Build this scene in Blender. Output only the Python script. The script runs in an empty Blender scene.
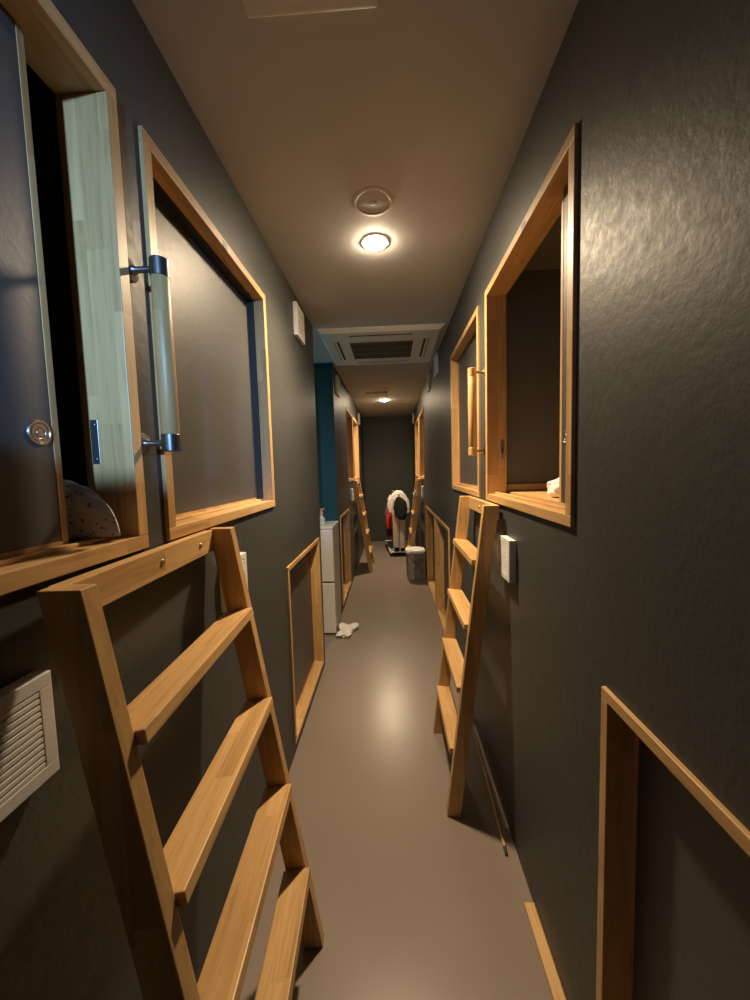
import bpy, bmesh, math, random
from mathutils import Vector, Matrix, noise
random.seed(7)
S = bpy.context.scene
COL = S.collection
PI = math.pi
LX, RX, H = -0.535, 0.444, 2.5          # left wall, right wall, ceiling
YB, YE = -2.6, 7.45                      # wall behind the camera, end wall

# ------------------------------------------------------------------ helpers
def link(o, parent=None):
    COL.objects.link(o)
    if parent is not None:
        o.parent = parent
    return o

def obj(name, bm, mat, parent=None, smooth=False, bevel=0.0, seg=2, angle=35):
    bmesh.ops.recalc_face_normals(bm, faces=bm.faces[:])
    me = bpy.data.meshes.new(name)
    bm.to_mesh(me); bm.free()
    o = bpy.data.objects.new(name, me)
    for m in (mat if isinstance(mat, (list, tuple)) else [mat]):
        me.materials.append(m)
    if smooth:
        for p in me.polygons: p.use_smooth = True
        try: me.set_sharp_from_angle(angle=math.radians(angle))
        except Exception: pass
    link(o, parent)
    if bevel > 0:
        b = o.modifiers.new('bevel', 'BEVEL'); b.width = bevel; b.segments = seg
        b.limit_method = 'ANGLE'; b.angle_limit = math.radians(40)
    return o

def thing(name, label, cat, loc=(0, 0, 0), rz=0.0, group=None):
    o = bpy.data.objects.new(name, None)
    o.empty_display_size = 0.05
    o.location = loc; o.rotation_euler = (0, 0, rz)
    o['label'] = label; o['category'] = cat
    if group: o['group'] = group
    return link(o)

def tag(o, label, cat, group=None):
    o['label'] = label; o['category'] = cat
    if group: o['group'] = group
    return o

def struct_empty(name, loc=(0, 0, 0), rz=0.0):
    o = bpy.data.objects.new(name, None)
    o.empty_display_size = 0.05
    o.location = loc; o.rotation_euler = (0, 0, rz)
    o['kind'] = 'structure'
    return link(o)

def struct(name, bm, mat, **k):
    o = obj(name, bm, mat, **k); o['kind'] = 'structure'
    return o

def dup(root, label, loc, rz=None, group=None):
    r = root.copy(); COL.objects.link(r)
    r.location = loc; r['label'] = label
    if rz is not None: r.rotation_euler = (0, 0, rz)
    if group: r['group'] = group
    def rec(src, dst):
        for ch in src.children:
            c = ch.copy(); COL.objects.link(c); c.parent = dst
            rec(ch, c)
    rec(root, r)
    return r

def box(bm, x0, x1, y0, y1, z0, z1):
    vs = [bm.verts.new(p) for p in ((x0,y0,z0),(x1,y0,z0),(x1,y1,z0),(x0,y1,z0),(x0,y0,z1),(x1,y0,z1),(x1,y1,z1),(x0,y1,z1))]
    for f in ((0,3,2,1),(4,5,6,7),(0,1,5,4),(1,2,6,5),(2,3,7,6),(3,0,4,7)):
        bm.faces.new([vs[i] for i in f])
    return vs

def B(*a):
    bm = bmesh.new(); box(bm, *a); return bm

def prism_y(bm, prof, y0, y1):
    """(x,z) outline extruded along y"""
    a = [bm.verts.new((x, y0, z)) for x, z in prof]
    b = [bm.verts.new((x, y1, z)) for x, z in prof]
    n = len(prof)
    bm.faces.new(a); bm.faces.new(b[::-1])
    for i in range(n):
        bm.faces.new((a[i], a[(i+1) % n], b[(i+1) % n], b[i]))

def tube(bm, pts, r, n=14, caps=True):
    """round tube along a polyline; r is a number or a list"""
    pts = [Vector(p) for p in pts]
    rings = []
    up0 = Vector((0, 0, 1))
    for i, p in enumerate(pts):
        t = (pts[min(i+1, len(pts)-1)] - pts[max(i-1, 0)]).normalized()
        ref = up0 if abs(t.dot(up0)) < 0.95 else Vector((0, 1, 0))
        u = t.cross(ref).normalized(); w = t.cross(u).normalized()
        rr = r[i] if isinstance(r, (list, tuple)) else r
        rings.append([bm.verts.new(p + (u*math.cos(2*PI*k/n) + w*math.sin(2*PI*k/n))*rr) for k in range(n)])
    for a, b in zip(rings, rings[1:]):
        for k in range(n):
            bm.faces.new((a[k], a[(k+1) % n], b[(k+1) % n], b[k]))
    if caps:
        bm.faces.new(rings[0][::-1]); bm.faces.new(rings[-1])

def lathe(bm, prof, c=(0, 0, 0), axis='z', n=40, close=False):
    """(r, h) profile turned about an axis through c"""
    c = Vector(c); rings = []
    def P(r, h, a):
        if axis == 'z': return c + Vector((r*math.cos(a), r*math.sin(a), h))
        if axis == 'x': return c + Vector((h, r*math.cos(a), r*math.sin(a)))
        return c + Vector((r*math.cos(a), h, r*math.sin(a)))
    for r, h in prof:
        if r < 1e-6: rings.append([bm.verts.new(P(0, h, 0))])
        else: rings.append([bm.verts.new(P(r, h, 2*PI*k/n)) for k in range(n)])
    pairs = list(zip(rings, rings[1:])) + ([(rings[-1], rings[0])] if close else [])
    for a, b in pairs:
        for k in range(n):
            k2 = (k+1) % n
            if len(a) == 1 and len(b) == 1: continue
            if len(a) == 1: bm.faces.new((a[0], b[k2], b[k]))
            elif len(b) == 1: bm.faces.new((a[k], a[k2], b[0]))
            else: bm.faces.new((a[k], a[k2], b[k2], b[k]))

# ------------------------------------------------------------------ materials
def new_mat(name):
    m = bpy.data.materials.new(name); m.use_nodes = True
    nt = m.node_tree
    return m, nt, nt.nodes['Principled BSDF']

def N(nt, t, **k):
    n = nt.nodes.new(t)
    for a, b in k.items():
        if a in n.inputs: n.inputs[a].default_value = b
        else: setattr(n, a, b)
    return n

def ramp(nt, fac, stops):
    r = nt.nodes.new('ShaderNodeValToRGB'); e = r.color_ramp.elements
    while len(e) < len(stops): e.new(0.5)
    for i, (p, c) in enumerate(stops):
        e[i].position = p; e[i].color = (*c, 1)
    nt.links.new(fac, r.inputs['Fac']); return r

def plain(name, col, rough=0.5, metal=0.0, noise_amt=0.06, scale=30, bump=0.0, spec=0.5):
    m, nt, b = new_mat(name)
    tc = N(nt, 'ShaderNodeTexCoord'); nz = N(nt, 'ShaderNodeTexNoise', Scale=scale, Detail=4.0)
    nt.links.new(tc.outputs['Object'], nz.inputs['Vector'])
    lo = [max(0, c*(1-noise_amt)) for c in col]; hi = [min(1, c*(1+noise_amt)) for c in col]
    r = ramp(nt, nz.outputs['Fac'], [(0.3, lo), (0.7, hi)])
    nt.links.new(r.outputs['Color'], b.inputs['Base Color'])
    b.inputs['Roughness'].default_value = rough; b.inputs['Metallic'].default_value = metal
    b.inputs['Specular IOR Level'].default_value = spec
    if bump:
        bp = N(nt, 'ShaderNodeBump', Strength=bump, Distance=0.002)
        nt.links.new(nz.outputs['Fac'], bp.inputs['Height']); nt.links.new(bp.outputs['Normal'], b.inputs['Normal'])
    return m

def paint(name, col, rough=0.42, bump=0.25, scale=55, spec=0.5):
    """roller-stippled wall paint with a slight sheen"""
    m, nt, b = new_mat(name)
    tc = N(nt, 'ShaderNodeTexCoord')
    n1 = N(nt, 'ShaderNodeTexNoise', Scale=scale, Detail=5.0, Roughness=0.6)
    n2 = N(nt, 'ShaderNodeTexNoise', Scale=2.2, Detail=3.0)
    for n in (n1, n2): nt.links.new(tc.outputs['Object'], n.inputs['Vector'])
    r = ramp(nt, n2.outputs['Fac'], [(0.3, [c*0.93 for c in col]), (0.7, [c*1.07 for c in col])])
    nt.links.new(r.outputs['Color'], b.inputs['Base Color'])
    rr = ramp(nt, n1.outputs['Fac'], [(0.3, (rough-.06,)*3), (0.7, (rough+.06,)*3)])
    nt.links.new(rr.outputs['Color'], b.inputs['Roughness'])
    b.inputs['Specular IOR Level'].default_value = spec
    bp = N(nt, 'ShaderNodeBump', Strength=bump, Distance=0.004)
    nt.links.new(n1.outputs['Fac'], bp.inputs['Height']); nt.links.new(bp.outputs['Normal'], b.inputs['Normal'])
    return m

def wood(name, axis, base=(0.60, 0.365, 0.150), stave=0.045, length=0.34, rough=0.42):
    """laminated ash board: finger-jointed staves with a stretched grain along one axis"""
    m, nt, b = new_mat(name)
    tc = N(nt, 'ShaderNodeTexCoord'); oi = N(nt, 'ShaderNodeObjectInfo')
    off = N(nt, 'ShaderNodeVectorMath', operation='SCALE'); off.inputs[0].default_value = (3.7, 5.3, 9.1)
    nt.links.new(oi.outputs['Random'], off.inputs['Scale'])
    add = N(nt, 'ShaderNodeVectorMath', operation='ADD')
    nt.links.new(tc.outputs['Object'], add.inputs[0]); nt.links.new(off.outputs['Vector'], add.inputs[1])
    sp = N(nt, 'ShaderNodeSeparateXYZ'); nt.links.new(add.outputs['Vector'], sp.inputs['Vector'])
    al = sp.outputs['XYZ'.index(axis)]
    oth = [sp.outputs[i] for i in range(3) if 'XYZ'[i] != axis]
    def M(op, a, v):
        n = N(nt, 'ShaderNodeMath', operation=op)
        if isinstance(a, float): n.inputs[0].default_value = a
        else: nt.links.new(a, n.inputs[0])
        if isinstance(v, float): n.inputs[1].default_value = v
        else: nt.links.new(v, n.inputs[1])
        return n.outputs[0]
    ac = M('ADD', oth[0], oth[1])
    row = M('FLOOR', M('DIVIDE', ac, stave), 0.0)
    w1 = N(nt, 'ShaderNodeTexWhiteNoise', noise_dimensions='1D'); nt.links.new(row, w1.inputs['W'])
    seg = M('FLOOR', M('ADD', M('DIVIDE', al, length), M('MULTIPLY', w1.outputs['Value'], 9.0)), 0.0)
    cell = M('ADD', M('MULTIPLY', row, 13.13), M('MULTIPLY', seg, 7.77))
    w2 = N(nt, 'ShaderNodeTexWhiteNoise', noise_dimensions='1D'); nt.links.new(cell, w2.inputs['W'])
    sc = {'X': (1.6, 26, 26), 'Y': (26, 1.6, 26), 'Z': (26, 26, 1.6)}[axis]
    mp = N(nt, 'ShaderNodeMapping'); mp.inputs['Scale'].default_value = sc
    cv = N(nt, 'ShaderNodeCombineXYZ'); nt.links.new(w2.outputs['Value'], cv.inputs[0]); nt.links.new(w2.outputs['Value'], cv.inputs[2])
    ad2 = N(nt, 'ShaderNodeVectorMath', operation='ADD'); nt.links.new(add.outputs['Vector'], ad2.inputs[0]); nt.links.new(cv.outputs['Vector'], ad2.inputs[1])
    nt.links.new(ad2.outputs['Vector'], mp.inputs['Vector'])
    gr = N(nt, 'ShaderNodeTexNoise', Scale=2.2, Detail=6.0, Roughness=0.62, Distortion=1.2)
    nt.links.new(mp.outputs['Vector'], gr.inputs['Vector'])
    fine = N(nt, 'ShaderNodeTexNoise', Scale=14.0, Detail=3.0); nt.links.new(mp.outputs['Vector'], fine.inputs['Vector'])
    dk = tuple(c*f for c, f in zip(base, (0.80, 0.74, 0.66))); lt = tuple(min(1, c*f) for c, f in zip(base, (1.10, 1.12, 1.16)))
    g = ramp(nt, gr.outputs['Fac'], [(0.32, dk), (0.5, base), (0.7, lt)])
    tone = ramp(nt, w2.outputs['Value'], [(0.0, (0.80, 0.77, 0.72)), (0.5, (0.97, 0.96, 0.95)), (1.0, (1.10, 1.10, 1.12))])
    mx = N(nt, 'ShaderNodeMix', data_type='RGBA', blend_type='MULTIPLY'); mx.inputs['Factor'].default_value = 1.0
    nt.links.new(g.outputs['Color'], mx.inputs['A']); nt.links.new(tone.outputs['Color'], mx.inputs['B'])
    nt.links.new(mx.outputs['Result'], b.inputs['Base Color'])
    b.inputs['Roughness'].default_value = rough
    bp = N(nt, 'ShaderNodeBump', Strength=0.12, Distance=0.001)
    nt.links.new(fine.outputs['Fac'], bp.inputs['Height']); nt.links.new(bp.outputs['Normal'], b.inputs['Normal'])
    return m

def emit(name, col, strength):
    m, nt, b = new_mat(name)
    b.inputs['Base Color'].default_value = (1, 1, 1, 1)
    b.inputs['Emission Color'].default_value = (*col, 1)
    b.inputs['Emission Strength'].default_value = strength
    return m

def dotted(name, base, dot, scale=26):
    """printed cotton: pale ground with small scattered sprigs"""
    m, nt, b = new_mat(name)
    tc = N(nt, 'ShaderNodeTexCoord'); v = N(nt, 'ShaderNodeTexVoronoi', Scale=scale); v.inputs['Randomness'].default_value = 0.9
    nz = N(nt, 'ShaderNodeTexNoise', Scale=60.0); ad = N(nt, 'ShaderNodeMath', operation='MULTIPLY_ADD')
    nt.links.new(tc.outputs['Object'], v.inputs['Vector']); nt.links.new(tc.outputs['Object'], nz.inputs['Vector'])
    nt.links.new(nz.outputs['Fac'], ad.inputs[0]); ad.inputs[1].default_value = 0.25; nt.links.new(v.outputs['Distance'], ad.inputs[2])
    r = ramp(nt, ad.outputs[0], [(0.30, dot), (0.36, base)])
    nt.links.new(r.outputs['Color'], b.inputs['Base Color']); b.inputs['Roughness'].default_value = 0.85
    return m

def floor_mat():
    m, nt, b = new_mat('brown_vinyl')
    tc = N(nt, 'ShaderNodeTexCoord')
    n1 = N(nt, 'ShaderNodeTexNoise', Scale=2.5, Detail=1.0)
    n2 = N(nt, 'ShaderNodeTexNoise', Scale=180.0, Detail=3.0)
    n3 = N(nt, 'ShaderNodeTexNoise', Scale=5.0, Detail=0.0)
    for n in (n1, n2, n3): nt.links.new(tc.outputs['Object'], n.inputs['Vector'])
    c = (0.235, 0.185, 0.150)
    r = ramp(nt, n1.outputs['Fac'], [(0.2, [x*0.97 for x in c]), (0.8, [x*1.03 for x in c])])
    nt.links.new(r.outputs['Color'], b.inputs['Base Color'])
    rr = ramp(nt, n3.outputs['Fac'], [(0.2, (0.275,)*3), (0.8, (0.30,)*3)])
    nt.links.new(rr.outputs['Color'], b.inputs['Roughness'])
    bp = N(nt, 'ShaderNodeBump', Strength=0.05, Distance=0.002)
    nt.links.new(n2.outputs['Fac'], bp.inputs['Height']); nt.links.new(bp.outputs['Normal'], b.inputs['Normal'])
    return m

WALL = paint('charcoal_wall_paint', (0.056, 0.057, 0.053), rough=0.50, bump=0.24, spec=0.36)
TEAL = paint('deep_teal', (0.010, 0.064, 0.074), rough=0.5, bump=0.16, spec=0.3)  # teal base colour, for the far face of the passage only
CEIL = paint('taupe_ceiling_paint', (0.53, 0.53, 0.525), rough=0.75, bump=0.08)
FLOOR = floor_mat()
DOOR = paint('charcoal_door_skin', (0.064, 0.061, 0.058), rough=0.46, bump=0.12, scale=90, spec=0.62)
INNER = paint('bunk_inner_paint', (0.13, 0.132, 0.118), rough=0.6, bump=0.1)
WX, WY, WZ = (wood('ash_grain_'+a.lower(), a) for a in 'XYZ')
RUBBER_SHADE = plain('black_rubber_gap_shade', (0.012, 0.012, 0.012), 0.6)  # rubber feet and casters, also the dark strip drawn as gap shade
STEEL = plain('brushed_steel', (0.55, 0.54, 0.52), 0.32, 1.0)
BRONZE = plain('dark_bronze', (0.16, 0.15, 0.14), 0.34, 0.9)
BRASS = plain('aged_brass', (0.55, 0.40, 0.20), 0.35, 0.9)
WHITE = plain('white_plastic', (0.74, 0.72, 0.68), 0.45)
OFFWHITE = plain('ivory_plastic', (0.84, 0.79, 0.71), 0.5)
GRILLE = plain('dark_grille', (0.045, 0.042, 0.038), 0.6)
SLOT = plain('vent_slot_shadow', (0.02, 0.02, 0.02), 0.7)
FRIDGE = plain('white_enamel', (0.72, 0.70, 0.66), 0.3, noise_amt=0.02)
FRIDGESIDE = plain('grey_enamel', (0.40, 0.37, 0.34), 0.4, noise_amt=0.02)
STICKER = plain('navy_sticker', (0.03, 0.04, 0.10), 0.4)
LAMP = emit('warm_lamp_glow', (1.0, 0.78, 0.52), 420.0)

# ------------------------------------------------------------------ room shell
def wall_cells(bm, x0, x1, ya, yb, holes, z0=0.0, z1=H):
    ys = sorted({ya, yb, *[h[0] for h in holes], *[h[1] for h in holes]})
    zs = sorted({z0, z1, *[h[2] for h in holes], *[h[3] for h in holes]})
    ys = [y for y in ys if ya <= y <= yb]
    for i in range(len(ys)-1):
        solid = []
        for k in range(len(zs)-1):
            cy, cz = (ys[i]+ys[i+1])/2, (zs[k]+zs[k+1])/2
            if any(h[0] < cy < h[1] and h[2] < cz < h[3] for h in holes): continue
            if solid and abs(solid[-1][1]-zs[k]) < 1e-9: solid[-1][1] = zs[k+1]
            else: solid.append([zs[k], zs[k+1]])
        for a, b in solid: box(bm, x0, x1, ys[i], ys[i+1], a, b)

# every bunk opening: outer frame rectangle (y0, y1, z0, z1)
UP = (1.320, 2.222); LO = (0.085, 1.002)
L_OPEN = {'L1': (-0.06, 0.754, *UP), 'L2': (0.828, 1.615, *UP), 'LL0': (-0.06, 0.60, *LO), 'LL': (1.765, 2.565, *LO)}
F_OPEN = {'LF1': (4.50, 5.17, *UP), 'LF2': (5.23, 6.08, *UP), 'LFL': (3.68, 4.46, 0.085, 1.005)}
R_OPEN = {'R1': (0.894, 1.685, *UP), 'R2': (1.812, 2.615, *UP), 'RL': (-0.06, 0.756, 0.085, 1.012),
          'RF1': (4.72, 5.46, *UP), 'RF2': (5.55, 6.44, *UP), 'RFL1': (2.80, 3.66, 0.04, 1.005), 'RFL2': (3.72, 4.62, 0.04, 1.0)}
WT, PROUD = 0.036, 0.009
def fit(o, k):
    return {n: (a*k, b*k, 1.473+(c-1.473)*k, 1.473+(d-1.473)*k) for n, (a, b, c, d) in o.items()}
kl, kr = (LX+PROUD)/(LX+0.02), (RX-PROUD)/(RX-0.02)
L_OPEN, F_OPEN, R_OPEN = fit(L_OPEN, kl), fit(F_OPEN, kl), fit(R_OPEN, kr)
bm = bmesh.new(); wall_cells(bm, LX-WT, LX, YB, 2.71, [L_OPEN[k] for k in ('L1', 'L2', 'LL')])
box(bm, LX-1.3, LX-WT, 2.65, 2.71, 0, H)
struct('wall_left', bm, WALL)
bm = bmesh.new(); wall_cells(bm, LX-WT, LX, 3.62, YE, list(F_OPEN.values()))
struct('wall_rear_left', bm, WALL)
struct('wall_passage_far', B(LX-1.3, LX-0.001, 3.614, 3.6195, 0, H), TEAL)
bm = bmesh.new(); wall_cells(bm, RX, RX+WT, YB, YE, list(R_OPEN.values()))
struct('wall_right', bm, WALL)
struct('wall_end', B(LX-WT, RX+WT, YE, YE+0.06, 0, H), WALL)
# added unseen blockers cut the cool beam; back wall has a made-up window slit
struct('beam_blocker_low', B(LX, RX, -0.75, -0.66, 0, 1.836), WALL)  # unseen block added to cut the cool light off lower down
struct('beam_blocker_side', B(0.372, RX, -0.75, -0.66, 1.836, H), WY)  # unseen upright added to keep the cool light off the right wall
bm = bmesh.new(); wx0, wx1, wz0, wz1 = 0.17, 0.43, 2.27, 2.43
box(bm, LX-WT, RX+WT, YB-0.06, YB, 0, wz0); box(bm, LX-WT, RX+WT, YB-0.06, YB, wz1, H)
box(bm, LX-WT, wx0, YB-0.06, YB, wz0, wz1); box(bm, wx1, RX+WT, YB-0.06, YB, wz0, wz1)
struct('wall_behind', bm, WALL)
bm = bmesh.new(); wall_cells(bm, LX-1.36, LX-1.3, 2.65, 3.68, [(2.80, 3.53, 1.2, 2.3)])
struct('wall_passage', bm, WALL)
struct('floor', B(LX-2.0, RX+1.6, YB-0.1, YE+0.1, -0.08, 0.0), FLOOR)
struct('ceiling', B(LX-2.0, RX+1.6, YB-0.1, YE+0.1, H, H+0.08), CEIL)
# wooden strip on the floor by the right wall
struct('trim_1', B(0.410, RX, -0.35, 1.158, 0.0, 0.012), WY, bevel=0.002)

def window(name, loc, rz, w, h):
    """frosted sash window: local x across, y depth, z up"""
    e = struct_empty(name, loc, rz)
    bm = bmesh.new(); t = 0.03
    box(bm, -w/2, w/2, -.02, .02, 0, t); box(bm, -w/2, w/2, -.02, .02, h-t, h)
    box(bm, -w/2, -w/2+t, -.02, .02, t, h-t); box(bm, w/2-t, w/2, -.02, .02, t, h-t)
    obj('window_frame', bm, WHITE, e)
    return e
window('added_window_slit', ((wx0+wx1)/2, YB-0.03, wz0), 0, wx1-wx0, wz1-wz0)  # unseen window frame made up to hold the cool beam
window('window_2', (LX-1.33, 3.165, 1.2), PI/2, 0.73, 1.10)

# ------------------------------------------------------------------ bunk openings
dn = [0]
def opening(side, rect, t, leaf=None, slide=None, gap_shade=False, strike=False, handle=True, d0=0.042, depth=0.078):
    """framed sliding hatch in a wall. local x = into the bunk (from the wall face), y along the corridor (world), z up.
    leaf: (y0,y1) of the sliding panel"""
    y0, y1, z0, z1 = rect; proud = PROUD
    leaf = leaf or (y0+t, y1-t)
    dn[0] += 1
    s = -1 if side == 'L' else 1
    X = LX if side == 'L' else RX
    e = struct_empty('door_%d' % dn[0], (X, y0, z0))
    def bx(a, b, ya, yb, za, zb, bm=None):
        bm = bm or bmesh.new()
        p, q = s*a, s*b
        box(bm, min(p, q), max(p, q), ya-y0, yb-y0, za-z0, zb-z0)
        return bm
    near_d = WT+0.003 if slide == 'near' else depth
    obj('frame_head', bx(-proud, depth, y0, y1, z1-t, z1), WY, e, bevel=0.0018)
    sill = bx(-proud, depth, y0, y1, z0, z0+t)
    bx(d0-0.018, d0-0.003, y0+t, y1-t, z0+t, z0+t+0.008, sill)
    obj('frame_sill', sill, WY, e, bevel=0.0018)
    obj('frame_jamb', bx(-proud, near_d, y0, y0+t, z0+t, z1-t), WZ, e, bevel=0.0018)
    obj('frame_jamb', bx(-proud, depth, y1-t, y1, z0+t, z1-t), WZ, e, bevel=0.0018)
    a, b = leaf
    d1 = d0+0.026
    zt, zb = z1-t+0.0, z0+t+0.003
    w = 0.012
    lf = obj('door_leaf', bx(d0, d1, a, b-w, zb+w, zt), DOOR, e, bevel=0.001)
    ed = bx(d0-0.001, d1+0.001, b-w, b, zb, zt)
    bx(d0-0.001, d1+0.001, a, b-w, zb, zb+w, ed)
    obj('leaf_edging', ed, WZ, lf)
    if handle:
        cy, cz = (b-0.036, z0+0.232)
        bm = bmesh.new()
        lathe(bm, [(0.0, d0-0.0024), (0.0055, d0-0.0024), (0.0070, d0-0.0006), (0.0090, d0-0.0006), (0.0100, d0-0.0020), (0.0145, d0-0.0020), (0.0155, d0-0.0008), (0.0165, d0-0.0008), (0.0175, d0-0.0028), (0.0205, d0-0.0028), (0.0215, d0-0.0005), (0.0215, d0+0.001)],
              (0, 0, 0), 'x', 32)
        for v in bm.verts: v.co = Vector((v.co.x*s, v.co.y + cy - y0, v.co.z + cz - z0))
        fp = obj('finger_pull', bm, STEEL, lf, smooth=True)
        fp['label'] = 'round steel finger pull'
    if gap_shade:  # black strip laid in as the shade of the gap beside the leaf
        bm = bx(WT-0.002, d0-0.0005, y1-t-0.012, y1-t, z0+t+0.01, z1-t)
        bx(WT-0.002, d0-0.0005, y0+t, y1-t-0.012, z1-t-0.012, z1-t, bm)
        obj('gap_shade', bm, RUBBER_SHADE, e)
    if strike:
        m = STEEL
        bm = bx(d0+0.010, d0+0.026, y1-t-0.0015, y1-t, z0+0.182, z0+0.272)
        sp = obj('strike_plate', bm, m, e, bevel=0.0005)
        bm = bx(d0+0.015, d0+0.021, y1-t-0.002, y1-t-0.0015, z0+0.212, z0+0.236)
        obj('keyhole', bm, SLOT, sp)
        bm = bmesh.new()
        for zc in (z0+0.192, z0+0.262):
            for v in bmesh.ops.create_uvsphere(bm, u_segments=10, v_segments=6, radius=0.003)['verts']:
                v.co = Vector((v.co.x + s*(d0+0.018), v.co.y*0.4 + y1-t-0.0018-y0, v.co.z + zc-z0))
        obj('screw', bm, BRONZE, sp, smooth=True)
    return e

opening('L', L_OPEN['L1'], 0.03, (-0.10, 0.636), 'near', strike=True, d0=0.050, depth=0.093)
opening('L', L_OPEN['L2'], 0.03, gap_shade=True, handle=False, d0=0.060, depth=0.088)
opening('L', L_OPEN['LL'], 0.024, handle=False, d0=0.056, depth=0.084)
opening('R', R_OPEN['R1'], 0.03, (0.42, 1.092), 'near', strike=True)
opening('R', R_OPEN['R2'], 0.03, handle=False)
opening('R', R_OPEN['RL'], 0.024, handle=False, d0=0.048)
opening('R', R_OPEN['RFL1'], 0.028, handle=False, d0=0.07, depth=0.1)
opening('R', R_OPEN['RFL2'], 0.028, handle=False, d0=0.07, depth=0.1)
opening('R', R_OPEN['RF1'], 0.032, handle=False, d0=0.06, depth=0.09)
opening('R', R_OPEN['RF2'], 0.032, handle=False, d0=0.06, depth=0.09)
opening('L', F_OPEN['LFL'], 0.028, handle=False, d0=0.07, depth=0.1)
opening('L', F_OPEN['LF1'], 0.032, handle=False, d0=0.06, depth=0.09)
opening('L', F_OPEN['LF2'], 0.032, handle=False, d0=0.06, depth=0.09)

# small number stickers on the heads of the two nearest full hatches
for x0, x1, y, z, where in ((LX+PROUD, LX+PROUD+0.0006, 1.253, 2.219, 'left'), (RX-PROUD-0.0006, RX-PROUD, 1.243, 2.221, 'right')):
    o = obj('sticker', B(x0, x1, y-0.016, y+0.016, z-0.010, z+0.010), STICKER)
    tag(o, 'tiny dark blue sticker on the %s' % ('frame top of the closed left hatch' if where == 'left' else 'frame top of the open right hatch'), 'sticker')

# dark bunk interiors behind the two open hatches
def bunk(side, y0, y1, nm):
    s = -1 if side == 'L' else 1
    X = (LX if side == 'L' else RX) + s*0.089
    X2 = X + s*1.1
    a, b = min(X, X2), max(X, X2)
    bm = bmesh.new(); t = 0.03
    box(bm, a, b, y0-t, y0, 1.30, 2.40); box(bm, a, b, y1, y1+t, 1.30, 2.40)
    box(bm, a, b, y0, y1, 2.34, 2.40)
    c = X2 if s > 0 else X2-t
    box(bm, c, c+t, y0-t, y1+t, 1.30, 2.40)
    struct('wall_bunk_'+nm, bm, INNER)
    struct('floor_bunk_'+nm, B(a, b, y0, y1, 1.30, 1.352), WY)
bunk('L', -0.9, 0.82, 'left'); bunk('R', 0.2, 1.76, 'right')
struct('trim_2', B(RX+0.092, RX+1.185, 1.738, 1.759, 1.3525, 1.385), WX, bevel=0.003)

def puffy(name, mat, size, loc, seed, rot=(0, 0, 0), amp=0.18, freq=2.6, flat=0.5):
    bm = bmesh.new(); bmesh.ops.create_icosphere(bm, subdivisions=5, radius=1.0)
    for v in bm.verts:
        p = v.co.copy()
        q = Vector([math.copysign(abs(c)**flat, c) for c in p])
        q = q / max(1.0, max(abs(c) for c in q))
        d = 1 + amp*noise.fractal(p*freq + Vector((seed*3.1, seed, 0)), 0.9, 2.0, 4)
        q = (p*0.55 + q*0.45) * d
        v.co = Vector((q.x*size[0], q.y*size[1], max(q.z, -0.75)*size[2]))
    R = Matrix.Rotation(rot[2], 3, 'Z') @ Matrix.Rotation(rot[1], 3, 'Y') @ Matrix.Rotation(rot[0], 3, 'X')
    for v in bm.verts: v.co = R @ v.co
    lo = min(v.co.z for v in bm.verts)
    for v in bm.verts: v.co.z -= lo
    o = obj(name, bm, mat, smooth=True, angle=180); o.location = loc
    return o
DUVET = dotted('sprigged_cotton', (0.62, 0.60, 0.66), (0.20, 0.12, 0.20), 85)
bm = bmesh.new(); bmesh.ops.create_icosphere(bm, subdivisions=5, radius=1.0)
for v in bm.verts:
    p = v.co.copy()
    x = -0.735 + 0.205*p.x
    g = min(1.0, max(0.0, (-0.615 - x)/0.06))
    hw = 0.026 + 0.085*g; yc = 0.692 - 0.03*g
    ff = 1 + 0.20*noise.fractal(p*2.6 + Vector((4, 2, 0)), 0.8, 2.0, 5) + 0.05*math.sin(9*p.x + 5*p.y)
    v.co = Vector((x, yc + hw*p.y, 1.357 + max(0.0, 0.128*ff*p.z)))
o = obj('duvet', bm, DUVET, smooth=True, angle=180)
tag(o, 'crumpled pale lilac duvet with small sprigs inside the nearest left bunk', 'duvet')
PILLOWC = plain('white_cotton', (0.78, 0.75, 0.72), 0.85, bump=0.2)
o = puffy('pillow', PILLOWC, (0.125, 0.11, 0.045), (0.69, 1.33, 1.353), 5, amp=0.09)
tag(o, 'white pillow lying just inside the open hatch on the right', 'pillow')

# ------------------------------------------------------------------ ladders  (local x = out from the wall)
def ladder(X, yc, rz, w0, slope, label, group, hw=0.262, D=0.060, dz=0.0):
    e = thing('bunk_ladder', label, 'ladder', (X, yc, 0), rz, group)
    HW, T, ZT = hw, 0.032, 1.316
    for sg in (-1, 1):
        bm = bmesh.new()
        prism_y(bm, [(w0, 0), (w0-D, 0), (w0-D-slope*ZT, ZT), (w0-slope*ZT, ZT)], *sorted((sg*HW, sg*(HW-T))))
        obj('stringer', bm, WZ, e, bevel=0.002)
    d = Vector((1, slope)).normalized(); n = Vector((-slope, 1)).normalized()
    for zt in (1.093, 0.823, 0.552, 0.281):
        zt += dz
        tip = Vector((w0 - slope*zt + 0.015, zt))
        bck = tip - d*(D+0.020)
        p3, p4 = bck - n*0.025, tip - n*0.025
        bm = bmesh.new(); prism_y(bm, [tuple(tip), tuple(bck), tuple(p3), tuple(p4)], -HW+T+0.0004, HW-T-0.0004)
        obj('tread', bm, WY, e, bevel=0.0025)
    rail = obj('top_rail', B(0.012, 0.037, -HW+T+0.0004, HW-T-0.0004, 1.254, 1.313), WY, e, bevel=0.0015)
    for yy in (0.0, 0.175):
        bm = bmesh.new(); lathe(bm, [(0, 0.0395), (0.003, 0.0400), (0.006, 0.0392), (0.0072, 0.0375), (0.0072, 0.0365)], (0, yy, 1.284), 'x', 20)
        obj('bolt', bm, BRASS, rail, smooth=True)
    return e
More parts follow.
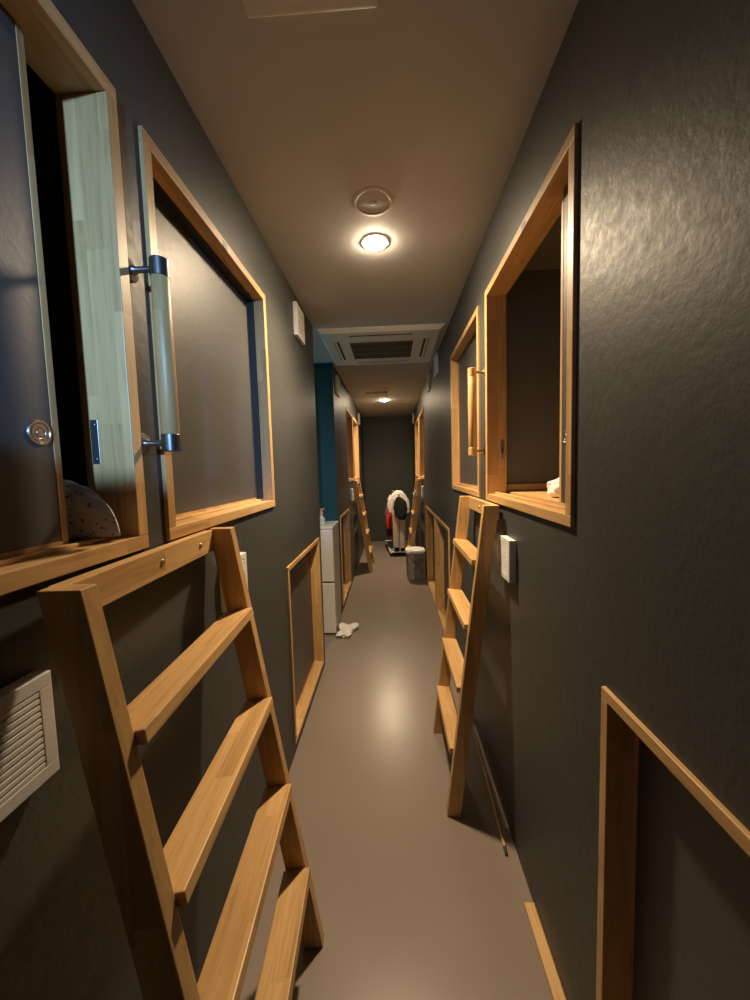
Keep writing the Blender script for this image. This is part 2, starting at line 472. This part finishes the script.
LG = 'wooden bunk ladders'
ladder(LX, 0.766, 0.042, 0.300, 0.162, 'large wooden ladder in the left foreground below the upper hatches', LG, 0.284, 0.062, -0.006)
ladder(RX, 1.732, PI, 0.243, 0.124, 'wooden ladder on the right wall beside the small white vent, below the open hatch', LG, 0.262, 0.058)
ladder(LX, 5.46, 0, 0.248, 0.150, 'small far wooden ladder on the left wall near the end of the corridor', LG)
ladder(RX, 5.46, PI, 0.250, 0.140, 'small far wooden ladder on the right, partly behind the clothes rail', LG)

# ------------------------------------------------------------------ grab bars
def grab_bar(X, y, s, off, label, metal, capmat):
    e = thing('grab_bar', label, 'grab bar', (X, y, 1.528), 0, 'wooden grab bars')
    bx = s*off; L = 0.385; r = 0.018
    bm = bmesh.new(); lathe(bm, [(0, 0.03), (r-0.0005, 0.03), (r, 0.031), (r, L-0.031), (r-0.0005, L-0.03), (0, L-0.03)], (bx, 0, 0), 'z', 32)
    obj('bar', bm, WZ, e, smooth=True)
    for a, b in ((-0.006, 0.032), (L-0.032, L+0.006)):
        bm = bmesh.new(); lathe(bm, [(0, a), (r-0.001, a), (r+0.0008, a+0.002), (r+0.0008, b-0.002), (r-0.001, b), (0, b)], (bx, 0, 0), 'z', 32)
        obj('end_cap', bm, capmat, e, smooth=True)
    for z in (0.013, L-0.013):
        bm = bmesh.new()
        prof = [(0, 0.0005), (0.022, 0.0005), (0.023, 0.003), (0.021, 0.007), (0.010, 0.010), (0.0065, 0.016), (0.0065, off-r+0.004), (0, off-r+0.004)]
        lathe(bm, prof, (0, 0, z), 'x', 28)
        if s < 0:
            for v in bm.verts: v.co.x *= -1
        obj('wall_mount', bm, metal, e, smooth=True)
    return e
grab_bar(LX, 0.783, 1, 0.065, 'thick wooden grab bar with dark metal ends on the left wall', BRONZE, BRONZE)
grab_bar(RX, 1.752, -1, 0.062, 'wooden grab bar between the two upper hatches on the right wall', BRASS, WZ)

# ------------------------------------------------------------------ square wall vents (local x = out from wall)
def make_vent(X, y, z, rz, w, label, group, d=0.026):
    e = thing('wall_vent', label, 'vent', (X, y, z), rz, group)
    bm = bmesh.new(); h = w/2; t = w*0.13
    box(bm, 0.0005, d, -h, h, -h, -h+t); box(bm, 0.0005, d, -h, h, h-t, h)
    box(bm, 0.0005, d, -h, -h+t, -h+t, h-t); box(bm, 0.0005, d, h-t, h, -h+t, h-t)
    obj('housing', bm, WHITE, e, bevel=0.0012)
    obj('backing', B(0.0005, d*0.55, -h+t, h-t, -h+t, h-t), GRILLE, e)
    bm = bmesh.new(); n = 12; p = (w-2*t)/n
    for i in range(n):
        zc = -h+t+p*(i+0.5)
        prism_y(bm, [(d*0.56, zc+p*0.36), (d*0.90, zc+p*0.36), (d*0.98, zc+p*0.26), (d*0.98, zc-p*0.36), (d*0.56, zc-p*0.36)], -h+t, h-t)
    obj('louvre', bm, WHITE, e)
    return e
VL, VH = 'low square wall vents', 'high square wall vents'
v0 = make_vent(RX, 1.412, 1.124, PI, 0.155, 'white square vent on the right wall beside the nearer ladder', VL)
dup(v0, 'square vent on the left wall at the left photo edge, beside the large ladder', (LX, 0.428, 1.113), 0)
dup(v0, 'white square vent half hidden behind the far upright of the left foreground ladder', (LX, 1.172, 1.12), 0)
dup(v0, 'small far square vent on the left wall above the last low hatch', (LX, 4.88, 1.14), 0)
dup(v0, 'small far square vent on the right wall beside the far ladder', (RX, 5.12, 1.14), PI)
h0 = make_vent(LX, 2.255, 2.345, 0, 0.185, 'white square vent high on the left wall before the side passage', VH, 0.022)
dup(h0, 'white square vent high on the left wall just past the side passage', (LX, 3.87, 2.33), 0)
dup(h0, 'tiny white vent high on the left wall by the end wall', (LX, 6.45, 2.33), 0)
dup(h0, 'nearest white square vent high on the right wall beyond the second hatch', (RX, 3.47, 2.395), PI)
dup(h0, 'second white square vent high on the right wall, opposite the air conditioner', (RX, 4.12, 2.395), PI)
dup(h0, 'tiny white vent high on the right wall by the end wall', (RX, 6.95, 2.38), PI)

# ------------------------------------------------------------------ ceiling fittings
def downlight(x, y, label):
    e = thing('downlight', label, 'ceiling light', (x, y, H), 0, 'round ceiling downlights')
    bm = bmesh.new(); lathe(bm, [(0.053, -0.001), (0.053, -0.004), (0.056, -0.005), (0.062, -0.004), (0.068, -0.0005)], n=48)
    obj('trim_ring', bm, WHITE, e, smooth=True)
    bm = bmesh.new(); lathe(bm, [(0.0525, -0.003), (0.049, -0.009), (0.036, -0.014), (0.018, -0.0165), (0, -0.017)], n=40)
    obj('diffuser', bm, LAMP, e, smooth=True)
downlight(-0.046, 1.762, 'bright round downlight on the ceiling nearest the camera')
downlight(-0.076, 5.66, 'far bright round downlight on the ceiling near the end wall')

RIM = plain('taupe_plastic', (0.60, 0.56, 0.51), 0.6)
def disc_vent(x, y, label):
    e = thing('ceiling_vent', label, 'ceiling vent', (x, y, H), 0, 'round ceiling vents')
    bm = bmesh.new(); lathe(bm, [(0.064, -0.0005), (0.064, -0.003), (0.067, -0.005), (0.078, -0.004), (0.082, -0.0005)], n=48)
    obj('rim', bm, RIM, e, smooth=True)
    bm = bmesh.new(); lathe(bm, [(0.0635, -0.0005), (0.060, -0.0022), (0.014, -0.0030), (0.013, -0.006), (0.009, -0.007), (0, -0.007)], n=40)
    obj('cover', bm, CEIL, e, smooth=True)
disc_vent(-0.043, 1.508, 'flat round vent on the ceiling beside the nearest downlight')
disc_vent(-0.055, 4.86, 'small far round vent on the ceiling past the air conditioner')

def ceil_panel(x0, x1, y0, y1, d, label):
    e = thing('ceiling_panel', label, 'ceiling panel', ((x0+x1)/2, (y0+y1)/2, H), 0, 'square ceiling panels')
    w, l = (x1-x0)/2, (y1-y0)/2
    obj('panel_body', B(-w, w, -l, l, -d, -0.0005), WHITE, e, bevel=0.003)
    bm = bmesh.new(); t = 0.006
    box(bm, -w+t, w-t, -l+t, l-t, -d-0.002, -d)
    obj('panel_cover', bm, WHITE, e, bevel=0.001)
ceil_panel(-0.296, -0.005, 0.55, 0.895, 0.014, 'white ceiling panel at the top edge of the photo')
ceil_panel(-0.30, -0.015, 5.05, 5.32, 0.02, 'small far ceiling panel just before the far downlight')

def aircon():
    e = thing('air_conditioner', 'large square ceiling cassette air conditioner with a dark centre grille', 'air conditioner', (-0.05, 3.2, H))
    W, L, d = 0.462, 0.442, 0.032
    bm = bmesh.new()
    # panel: chamfered slab with the four outlet slots left open
    gx, gy = 0.250, 0.207
    sx0, sx1, sl = 0.330, 0.372, 0.24       # side slots
    fy0, fy1, fl = 0.318, 0.362, 0.235
    box(bm, -sx0, sx0, -fy0, fy0, -d, -d+0.004)
    o1 = [(-sx0, -W), (sx0, W)]
    for s in (-1, 1):
        xa, xb = sorted((s*sx0, s*sx1)); box(bm, xa, xb, sl, fy0, -d, -d+0.004); box(bm, xa, xb, -fy0, -sl, -d, -d+0.004)
        ya, yb = sorted((s*fy0, s*fy1)); box(bm, fl, sx1, ya, yb, -d, -d+0.004); box(bm, -sx1, -fl, ya, yb, -d, -d+0.004)
    # rim with wide chamfer
    ins = [(sx1, fy1, -d), (W-0.028, L-0.022, -d), (W, L, -0.008), (W, L, -0.0005)]
    rings = []
    for x, y, z in ins:
        rings.append([bm.verts.new(p) for p in ((-x, -y, z), (x, -y, z), (x, y, z), (-x, y, z))])
    for a, b in zip(rings, rings[1:]):
        for k in range(4): bm.faces.new((a[k], a[(k+1) % 4], b[(k+1) % 4], b[k]))
    obj('panel', bm, OFFWHITE, e)
    obj('slot_backing', B(-sx1-0.002, sx1+0.002, -fy1-0.002, fy1+0.002, -d+0.002, -0.001), SLOT, e)
    for s in (-1, 1):
        xa, xb = sorted((s*(sx0+0.018), s*(sx1-0.006)))
        obj('louvre', B(xa, xb, -sl+0.006, sl-0.006, -d-0.003, -d+0.002), OFFWHITE, e, bevel=0.001)
        ya, yb = sorted((s*(fy0+0.003), s*(fy1-0.024)))
        obj('louvre', B(-fl+0.006, fl-0.006, ya, yb, -d-0.003, -d+0.002), OFFWHITE, e, bevel=0.001)
    bm = bmesh.new(); box(bm, -gx, gx, -gy, gy, -d-0.004, -d)
    g = obj('intake_grille', bm, GRILLE, e, bevel=0.002)
    bm = bmesh.new()
    for yy in (-gy+0.006, -0.068, 0.068, gy-0.006): box(bm, -gx, gx, yy-0.005, yy+0.005, -d-0.007, -d-0.004)
    obj('grille_rib', bm, plain('grey_rib', (0.20, 0.18, 0.155), 0.6), g)
aircon()

# ------------------------------------------------------------------ fridge, bottle, plastic bag
def fridge():
    e = thing('fridge', 'white two door fridge standing at the corner of the side passage', 'fridge', (-0.765, 3.383, 0))
    w, l = 0.240, 0.190
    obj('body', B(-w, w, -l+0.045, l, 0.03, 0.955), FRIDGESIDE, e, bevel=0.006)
    obj('top_lid', B(-w-0.003, w+0.003, -l, l+0.003, 0.956, 0.978), FRIDGE, e, bevel=0.006)
    for z0, z1 in ((0.016, 0.470), (0.486, 0.953)):
        bm = B(-w, w, -l, -l+0.040, z0, z1)
        dr = obj('fridge_door', bm, FRIDGE, e, bevel=0.008, seg=3)
        obj('door_grip', B(-w+0.02, -w+0.04, -l-0.008, -l-0.0005, (z1-0.13) if z0 < .3 else z0+0.02, (z1-0.02) if z0 < .3 else z0+0.13), FRIDGESIDE, dr, bevel=0.003)
    for sx in (-1, 1):
        for sy in (-1, 1):
            bm = bmesh.new(); lathe(bm, [(0, 0), (0.018, 0), (0.016, 0.029), (0, 0.029)], (sx*(w-0.03), sy*(l-0.05)+0.02, 0), n=16)
            obj('foot', bm, RUBBER_SHADE, e)
fridge()
e = thing('spray_bottle', 'pink topped bottle standing on the white fridge', 'bottle', (-0.634, 3.29, 0.979))
bm = bmesh.new(); lathe(bm, [(0, 0), (0.026, 0), (0.029, 0.004), (0.029, 0.055), (0.024, 0.072), (0.012, 0.084), (0, 0.084)])
obj('bottle_body', bm, plain('pale_blue_plastic', (0.55, 0.62, 0.66), 0.35), e, smooth=True)
bm = bmesh.new(); lathe(bm, [(0.010, 0.083), (0.013, 0.086), (0.013, 0.12), (0.009, 0.135), (0.009, 0.15), (0, 0.152)], n=24)
box(bm, -0.006, 0.028, -0.006, 0.006, 0.14, 0.151)
obj('pump_head', bm, plain('pink_plastic', (0.72, 0.40, 0.34), 0.4), e, smooth=True)

def crumple(name, mat, size, loc, seed, spikes=()):
    bm = bmesh.new(); bmesh.ops.create_icosphere(bm, subdivisions=4, radius=1.0)
    for v in bm.verts:
        p = v.co.copy().normalized()
        d = 0.80 + 0.32*noise.fractal(p*1.3 + Vector((seed, 0, seed*2.2)), 0.8, 2.0, 4) + 0.07*abs(noise.noise(p*7 + Vector((0, seed, 0))))
        for dv, amt in spikes:
            d += amt*max(0, p.dot(Vector(dv).normalized()))**10
        v.co = Vector((p.x*d*size[0], p.y*d*size[1], p.z*d*size[2]))
    lo = min(v.co.z for v in bm.verts)
    for v in bm.verts: v.co.z = max(v.co.z-lo-0.012, 0.0008)
    o = obj(name, bm, mat, smooth=True, angle=40); o.location = loc
    return o
o = crumple('plastic_bag', PILLOWC, (0.066, 0.110, 0.036), (-0.450, 3.235, 0), 4.2, [((1, 0.75, 0.1), 1.2), ((-0.7, 0.9, 0.3), 0.8), ((0.9, -0.8, 0), 0.5), ((-0.9, -1, 0.1), 0.5)])
tag(o, 'crumpled white plastic bag on the brown floor by the fridge', 'plastic bag')

# ------------------------------------------------------------------ laundry box
e = thing('storage_box', 'grey fabric storage box on the floor by the right wall', 'storage box', (0.300, 4.90, 0), 0.05)
FAB = plain('grey_felt', (0.15, 0.145, 0.145), 0.9, noise_amt=0.35, scale=14, bump=0.4)
bm = bmesh.new(); w, l, hh, t = 0.112, 0.125, 0.350, 0.007
box(bm, -w, w, -l, l, 0.001, t); box(bm, -w, w, -l, -l+t, t, hh); box(bm, -w, w, l-t, l, t, hh)
box(bm, -w, -w+t, -l+t, l-t, t, hh); box(bm, w-t, w, -l+t, l-t, t, hh)
obj('box_body', bm, FAB, e, bevel=0.003)
bm = bmesh.new(); tube(bm, [(-0.05, -l-0.001, 0.27), (-0.045, -l-0.014, 0.25), (0, -l-0.018, 0.235), (0.045, -l-0.014, 0.25), (0.05, -l-0.001, 0.27)], 0.006, 10)
obj('carry_handle', bm, FAB, e, smooth=True)
obj('box_panel', B(-w-0.0015, -0.028, -l-0.002, -l+0.0, 0.004, 0.343), plain('light_grey_felt', (0.34, 0.32, 0.31), 0.9, noise_amt=0.3, scale=20), e)
o = puffy('folded_towel', PILLOWC, (0.130, 0.150, 0.030), (0.296, 4.90, 0.351), 9, amp=0.10, flat=0.25)
tag(o, 'folded white towel lying over the top of the grey storage box', 'towel')

# ------------------------------------------------------------------ clothes rail with garments
RK = thing('clothes_rail', 'low white metal clothes rail on casters near the end wall', 'clothes rail', (0.072, 6.62, 0), 0.10)
METW = plain('white_powder_coat', (0.70, 0.69, 0.66), 0.35)
bm = bmesh.new(); bw, bl = 0.155, 0.50
tube(bm, [(-bw, -bl, 0.075), (bw, -bl, 0.075)], 0.013); tube(bm, [(-bw, bl, 0.075), (bw, bl, 0.075)], 0.013)
tube(bm, [(-bw, -bl, 0.075), (-bw, bl, 0.075)], 0.013); tube(bm, [(bw, -bl, 0.075), (bw, bl, 0.075)], 0.013)
obj('base_frame', bm, METW, RK, smooth=True)
obj('base_shelf', B(-bw+0.012, bw-0.012, -bl+0.012, bl-0.012, 0.068, 0.078), plain('grey_green_shelf', (0.20, 0.23, 0.20), 0.5), RK)
for sy in (-1, 1):
    bm = bmesh.new(); tube(bm, [(0, sy*bl, 0.075), (0, sy*bl, 1.035)], 0.011)
    obj('upright', bm, METW, RK, smooth=True)
bm = bmesh.new(); tube(bm, [(0, -bl-0.11, 1.045), (0, bl+0.02, 1.045)], 0.011)
obj('hanging_rail', bm, METW, RK, smooth=True)
for sx in (-1, 1):
    for sy in (-1, 1):
        bm = bmesh.new(); lathe(bm, [(0, -0.010), (0.022, -0.010), (0.025, -0.006), (0.025, 0.006), (0.022, 0.010), (0, 0.010)], (sx*bw*0.96, sy*bl*0.97, 0.026), 'x', 22)
        box(bm, sx*bw*0.96-0.013, sx*bw*0.96+0.013, sy*bl*0.97-0.012, sy*bl*0.97+0.012, 0.045, 0.066)
        obj('caster', bm, RUBBER_SHADE, RK, smooth=True)

def garment(name, mat, label, cat, t, rings, hanger=True, dx=0.0, folds=5, seed=0, limbs=()):
    """closed draped cloth hung on a hanger at position t (local y) on the rail.
    rings: (z, half width, half depth, x centre)"""
    ca, sa = math.cos(0.10), math.sin(0.10)
    px, py = 0.072 + ca*dx - sa*t, 6.62 + sa*dx + ca*t
    e = thing(name, label, cat, (px, py, 0), 0.10, 'clothes on the rail')
    bm = bmesh.new(); n = 48; rs = []
    zmax = rings[0][0]; zmin = rings[-1][0]
    fine = []
    for (a, b) in zip(rings, rings[1:]):
        for k in range(4):
            f = k/4; fine.append(tuple(a[i]*(1-f) + b[i]*f for i in range(4)))
    fine.append(rings[-1])
    for z, hw, hd, cx in fine:
        g = (zmax-z)/(zmax-zmin); ring = []
        for k in range(n):
            a = 2*PI*k/n
            fold = 1 + (0.05+0.30*g)*math.sin(folds*a + seed + 1.5*g)
            ring.append(bm.verts.new((cx + hw*math.copysign(abs(math.cos(a))**0.75, math.cos(a))*(1+0.05*g*math.sin(3*a+seed)), hd*math.sin(a)*fold, z + 0.012*g*math.sin(2*a+seed))))
            v = ring[-1]; q = Vector((v.co.x*9, seed*3.3, v.co.z*9))
            v.co.x += 0.016*noise.noise(q); v.co.z += 0.010*noise.noise(q*1.7 + Vector((5, 0, 0)))
        rs.append(ring)
    for a, b in zip(rs, rs[1:]):
        for k in range(n): bm.faces.new((a[k], a[(k+1) % n], b[(k+1) % n], b[k]))
    bm.faces.new(rs[0][::-1]); bm.faces.new(rs[-1])
    obj('cloth', bm, mat, e, smooth=True, angle=60)
    for nm, pts, rad in limbs:
        bm = bmesh.new(); tube(bm, pts, rad, 16)
        for v in bm.verts:
            v.co.y *= 0.45
            v.co.x += 0.008*noise.noise(v.co*14 + Vector((seed, 0, 0)))
        obj(nm, bm, mat, e, smooth=True, angle=60)
    if hanger:
        bm = bmesh.new(); c = rings[0][3]
        z0 = rings[0][0]
        tube(bm, [(c, 0, z0-0.02), (c, 0, max(z0+0.01, 1.04)), (c*0.5-0.016, 0, 1.054), (-0.010, 0, 1.063), (0.004, 0, 1.0615), (0.0145, 0, 1.055)], 0.0025, 8)
        obj('hanger_hook', bm, STEEL, e, smooth=True)
    return e
def cloth(nm, col, na=0.15): return plain(nm, col, 0.9, noise_amt=na, scale=40, bump=0.3)
C_WHITE = cloth('white_knit', (0.72, 0.69, 0.66)); C_BLACK = cloth('black_cloth', (0.012, 0.012, 0.016)); C_BEIGE = cloth('beige_linen', (0.58, 0.47, 0.38))
C_RED = cloth('red_cloth', (0.55, 0.035, 0.03)); C_WINE = cloth('dark_wine_cloth', (0.06, 0.012, 0.018)); C_GREEN = cloth('green_cloth', (0.02, 0.16, 0.09)); C_LILAC = cloth('pale_lilac_cloth', (0.50, 0.47, 0.60))
garment('trousers', C_BEIGE, 'long beige trousers hanging at the front of the clothes rail', 'trousers', -0.54,
        [(0.99, 0.070, 0.013, -0.01), (0.96, 0.100, 0.016, -0.01), (0.72, 0.112, 0.020, -0.012), (0.62, 0.113, 0.020, -0.012)], folds=2,
        limbs=[('trouser_leg', [(-0.066, 0, 0.66), (-0.066, 0, 0.45), (-0.068, 0, 0.165)], [0.054, 0.053, 0.050]),
               ('trouser_leg', [(0.045, 0, 0.66), (0.046, 0, 0.45), (0.044, 0, 0.15)], [0.052, 0.051, 0.046])])
garment('black_jacket', C_BLACK, 'short black jacket hanging frontmost on the clothes rail', 'jacket', -0.590,
        [(1.01, 0.016, 0.012, -0.01), (0.985, 0.045, 0.018, 0.0), (0.93, 0.095, 0.020, 0.004), (0.80, 0.112, 0.022, 0.012), (0.70, 0.098, 0.020, 0.02), (0.640, 0.045, 0.015, 0.03)], seed=1)
garment('white_cardigan', C_WHITE, 'white cardigan with rounded shoulders behind the black jacket on the rail', 'cardigan', -0.395,
        [(1.100, 0.030, 0.014, 0.0), (1.085, 0.070, 0.028, 0.0), (1.045, 0.112, 0.034, 0.0), (0.95, 0.160, 0.038, -0.006), (0.80, 0.172, 0.040, -0.012), (0.74, 0.150, 0.038, -0.012)], seed=2, hanger=False,
        limbs=[('sleeve', [(-0.105, 0, 1.02), (-0.142, 0, 0.95), (-0.158, 0, 0.89), (-0.160, 0, 0.83)], [0.030, 0.036, 0.034, 0.026]),
               ('sleeve', [(0.105, 0, 1.02), (0.146, 0, 0.93), (0.160, 0, 0.82), (0.158, 0, 0.72)], [0.030, 0.034, 0.032, 0.024])])
garment('lilac_shirt', C_LILAC, 'pale lilac shirt hanging on the right side of the white cardigan', 'shirt', -0.315,
        [(1.00, 0.02, 0.008, 0.05), (0.97, 0.075, 0.012, 0.06), (0.86, 0.110, 0.012, 0.075), (0.70, 0.098, 0.012, 0.08)], seed=3)
garment('red_dress', C_RED, 'bright red dress hanging at the left of the clothes rail', 'dress', -0.225,
        [(1.03, 0.03, 0.014, 0.0), (0.99, 0.09, 0.03, 0.0), (0.90, 0.145, 0.036, -0.02), (0.65, 0.165, 0.04, -0.03), (0.44, 0.150, 0.042, -0.03)], seed=4)
garment('wine_dress', C_WINE, 'long dark wine coloured dress hanging behind the red dress', 'dress', -0.12,
        [(1.03, 0.03, 0.014, 0.0), (0.99, 0.10, 0.03, 0.0), (0.88, 0.160, 0.036, -0.01), (0.55, 0.168, 0.04, -0.02), (0.28, 0.150, 0.042, -0.02)], seed=5)
garment('green_top', C_GREEN, 'dark green top hanging furthest back on the clothes rail', 'top', 0.0,
        [(0.99, 0.03, 0.014, 0.0), (0.95, 0.09, 0.03, 0.0), (0.82, 0.150, 0.036, -0.01), (0.70, 0.185, 0.04, -0.02), (0.60, 0.178, 0.042, -0.02)], seed=6)
o = puffy('cloth_bag', C_BLACK, (0.085, 0.10, 0.035), (0.118, 6.26, 0.0795), 3, amp=0.12, flat=0.5)
tag(o, 'dark cloth bag lying on the bottom shelf of the clothes rail', 'bag')
# small white pouch hung from the far right ladder
e = thing('white_pouch', 'small white pouch hanging from the top of the far right ladder', 'pouch', (0.340, 5.160, 1.13))
bm = bmesh.new(); lathe(bm, [(0, -0.05), (0.018, -0.046), (0.026, -0.02), (0.022, 0.01), (0.010, 0.03), (0.012, 0.04), (0, 0.04)], n=18)
for v in bm.verts: v.co += Vector((noise.noise(v.co*40)*0.006, noise.noise(v.co*40+Vector((9, 0, 0)))*0.006, 0))
obj('pouch_body', bm, C_WHITE, e, smooth=True, angle=180)
bm = bmesh.new(); tube(bm, [(0, 0, 0.038), (0.002, 0, 0.075), (0.012, 0.012, 0.125), (0.03, 0.03, 0.176), (0.05, 0.05, 0.186)], 0.003, 8)
obj('strap', bm, C_BLACK, e, smooth=True)

# ------------------------------------------------------------------ rod on the floor
e = thing('wooden_rod', 'thin wooden rod lying on the floor along the right wall', 'rod')
bm = bmesh.new(); tube(bm, [(0.424, 1.96, 0.0062), (0.402, 1.345, 0.0062)], 0.006, 14)
obj('shaft', bm, WY, e, smooth=True)
bm = bmesh.new(); tube(bm, [(0.402, 1.3445, 0.0068), (0.4008, 1.315, 0.0068)], 0.0066, 14)
obj('dark_tip', bm, BRONZE, e, smooth=True)

# ------------------------------------------------------------------ light
def area(name, loc, rot, sx, sy, col, power):
    l = bpy.data.lights.new(name, 'AREA'); l.shape = 'RECTANGLE'; l.size = sx; l.size_y = sy; l.color = col; l.energy = power
    o = bpy.data.objects.new(name, l); o.location = loc; o.rotation_euler = rot; link(o); return o
# cool beam aimed from the made-up slit behind; daylight in the unseen passage window
dl = area('cool_beam_behind', (0.30, YB-0.03, 2.35), (0, 0, 0), 0.13, 0.06, (0.25, 0.52, 1.0), 8.0)
dl.rotation_euler = Vector((-1.20, 3.30, -0.56)).to_track_quat('-Z', 'Z').to_euler()
dl.data.spread = math.radians(29)
area('daylight_passage', (LX-1.38, 3.165, 1.75), (0, -PI/2, 0), 1.0, 0.65, (0.10, 0.72, 0.90), 4.0)
def spot(name, loc, power):
    l = bpy.data.lights.new(name, 'SPOT'); l.energy = power; l.color = (1.0, 0.77, 0.50)
    l.spot_size = math.radians(155); l.spot_blend = 1.0; l.shadow_soft_size = 0.045
    o = bpy.data.objects.new(name, l); o.location = loc; link(o); return o
spot('downlight_beam', (-0.046, 1.762, H-0.03), 162.0)
spot('downlight_beam_far', (-0.076, 5.66, H-0.03), 162.0)
w = bpy.data.worlds.new('World'); S.world = w; w.use_nodes = True
w.node_tree.nodes['Background'].inputs['Color'].default_value = (0.30, 0.42, 0.55, 1)
w.node_tree.nodes['Background'].inputs['Strength'].default_value = 0.05

# ------------------------------------------------------------------ camera
f = 370.4; p, yaw, r = (math.radians(a) for a in (4.19, 2.61, -1.61))
fw = Vector((-math.sin(yaw)*math.cos(p), math.cos(yaw)*math.cos(p), -math.sin(p)))
rt = Vector((math.cos(yaw), math.sin(yaw), 0)); up = rt.cross(fw)
rt2 = rt*math.cos(r) + up*math.sin(r); up2 = -rt*math.sin(r) + up*math.cos(r)
cd = bpy.data.cameras.new('camera'); cam = bpy.data.objects.new('camera', cd); link(cam)
cd.sensor_fit = 'HORIZONTAL'; cd.sensor_width = 36.0; cd.lens = f/750*36.0
cd.shift_x = (375-374.6)/750; cd.shift_y = (496.0-500)/750
cd.clip_start = 0.02
M3 = Matrix((rt2, up2, -fw)).transposed()
cam.matrix_world = Matrix.Translation((0, 0, 1.473)) @ M3.to_4x4()
S.camera = cam
vs = S.view_settings
vs.view_transform = 'Standard'; vs.look = 'None'; vs.exposure = 0.0; vs.gamma = 1.0; vs.use_curve_mapping = False
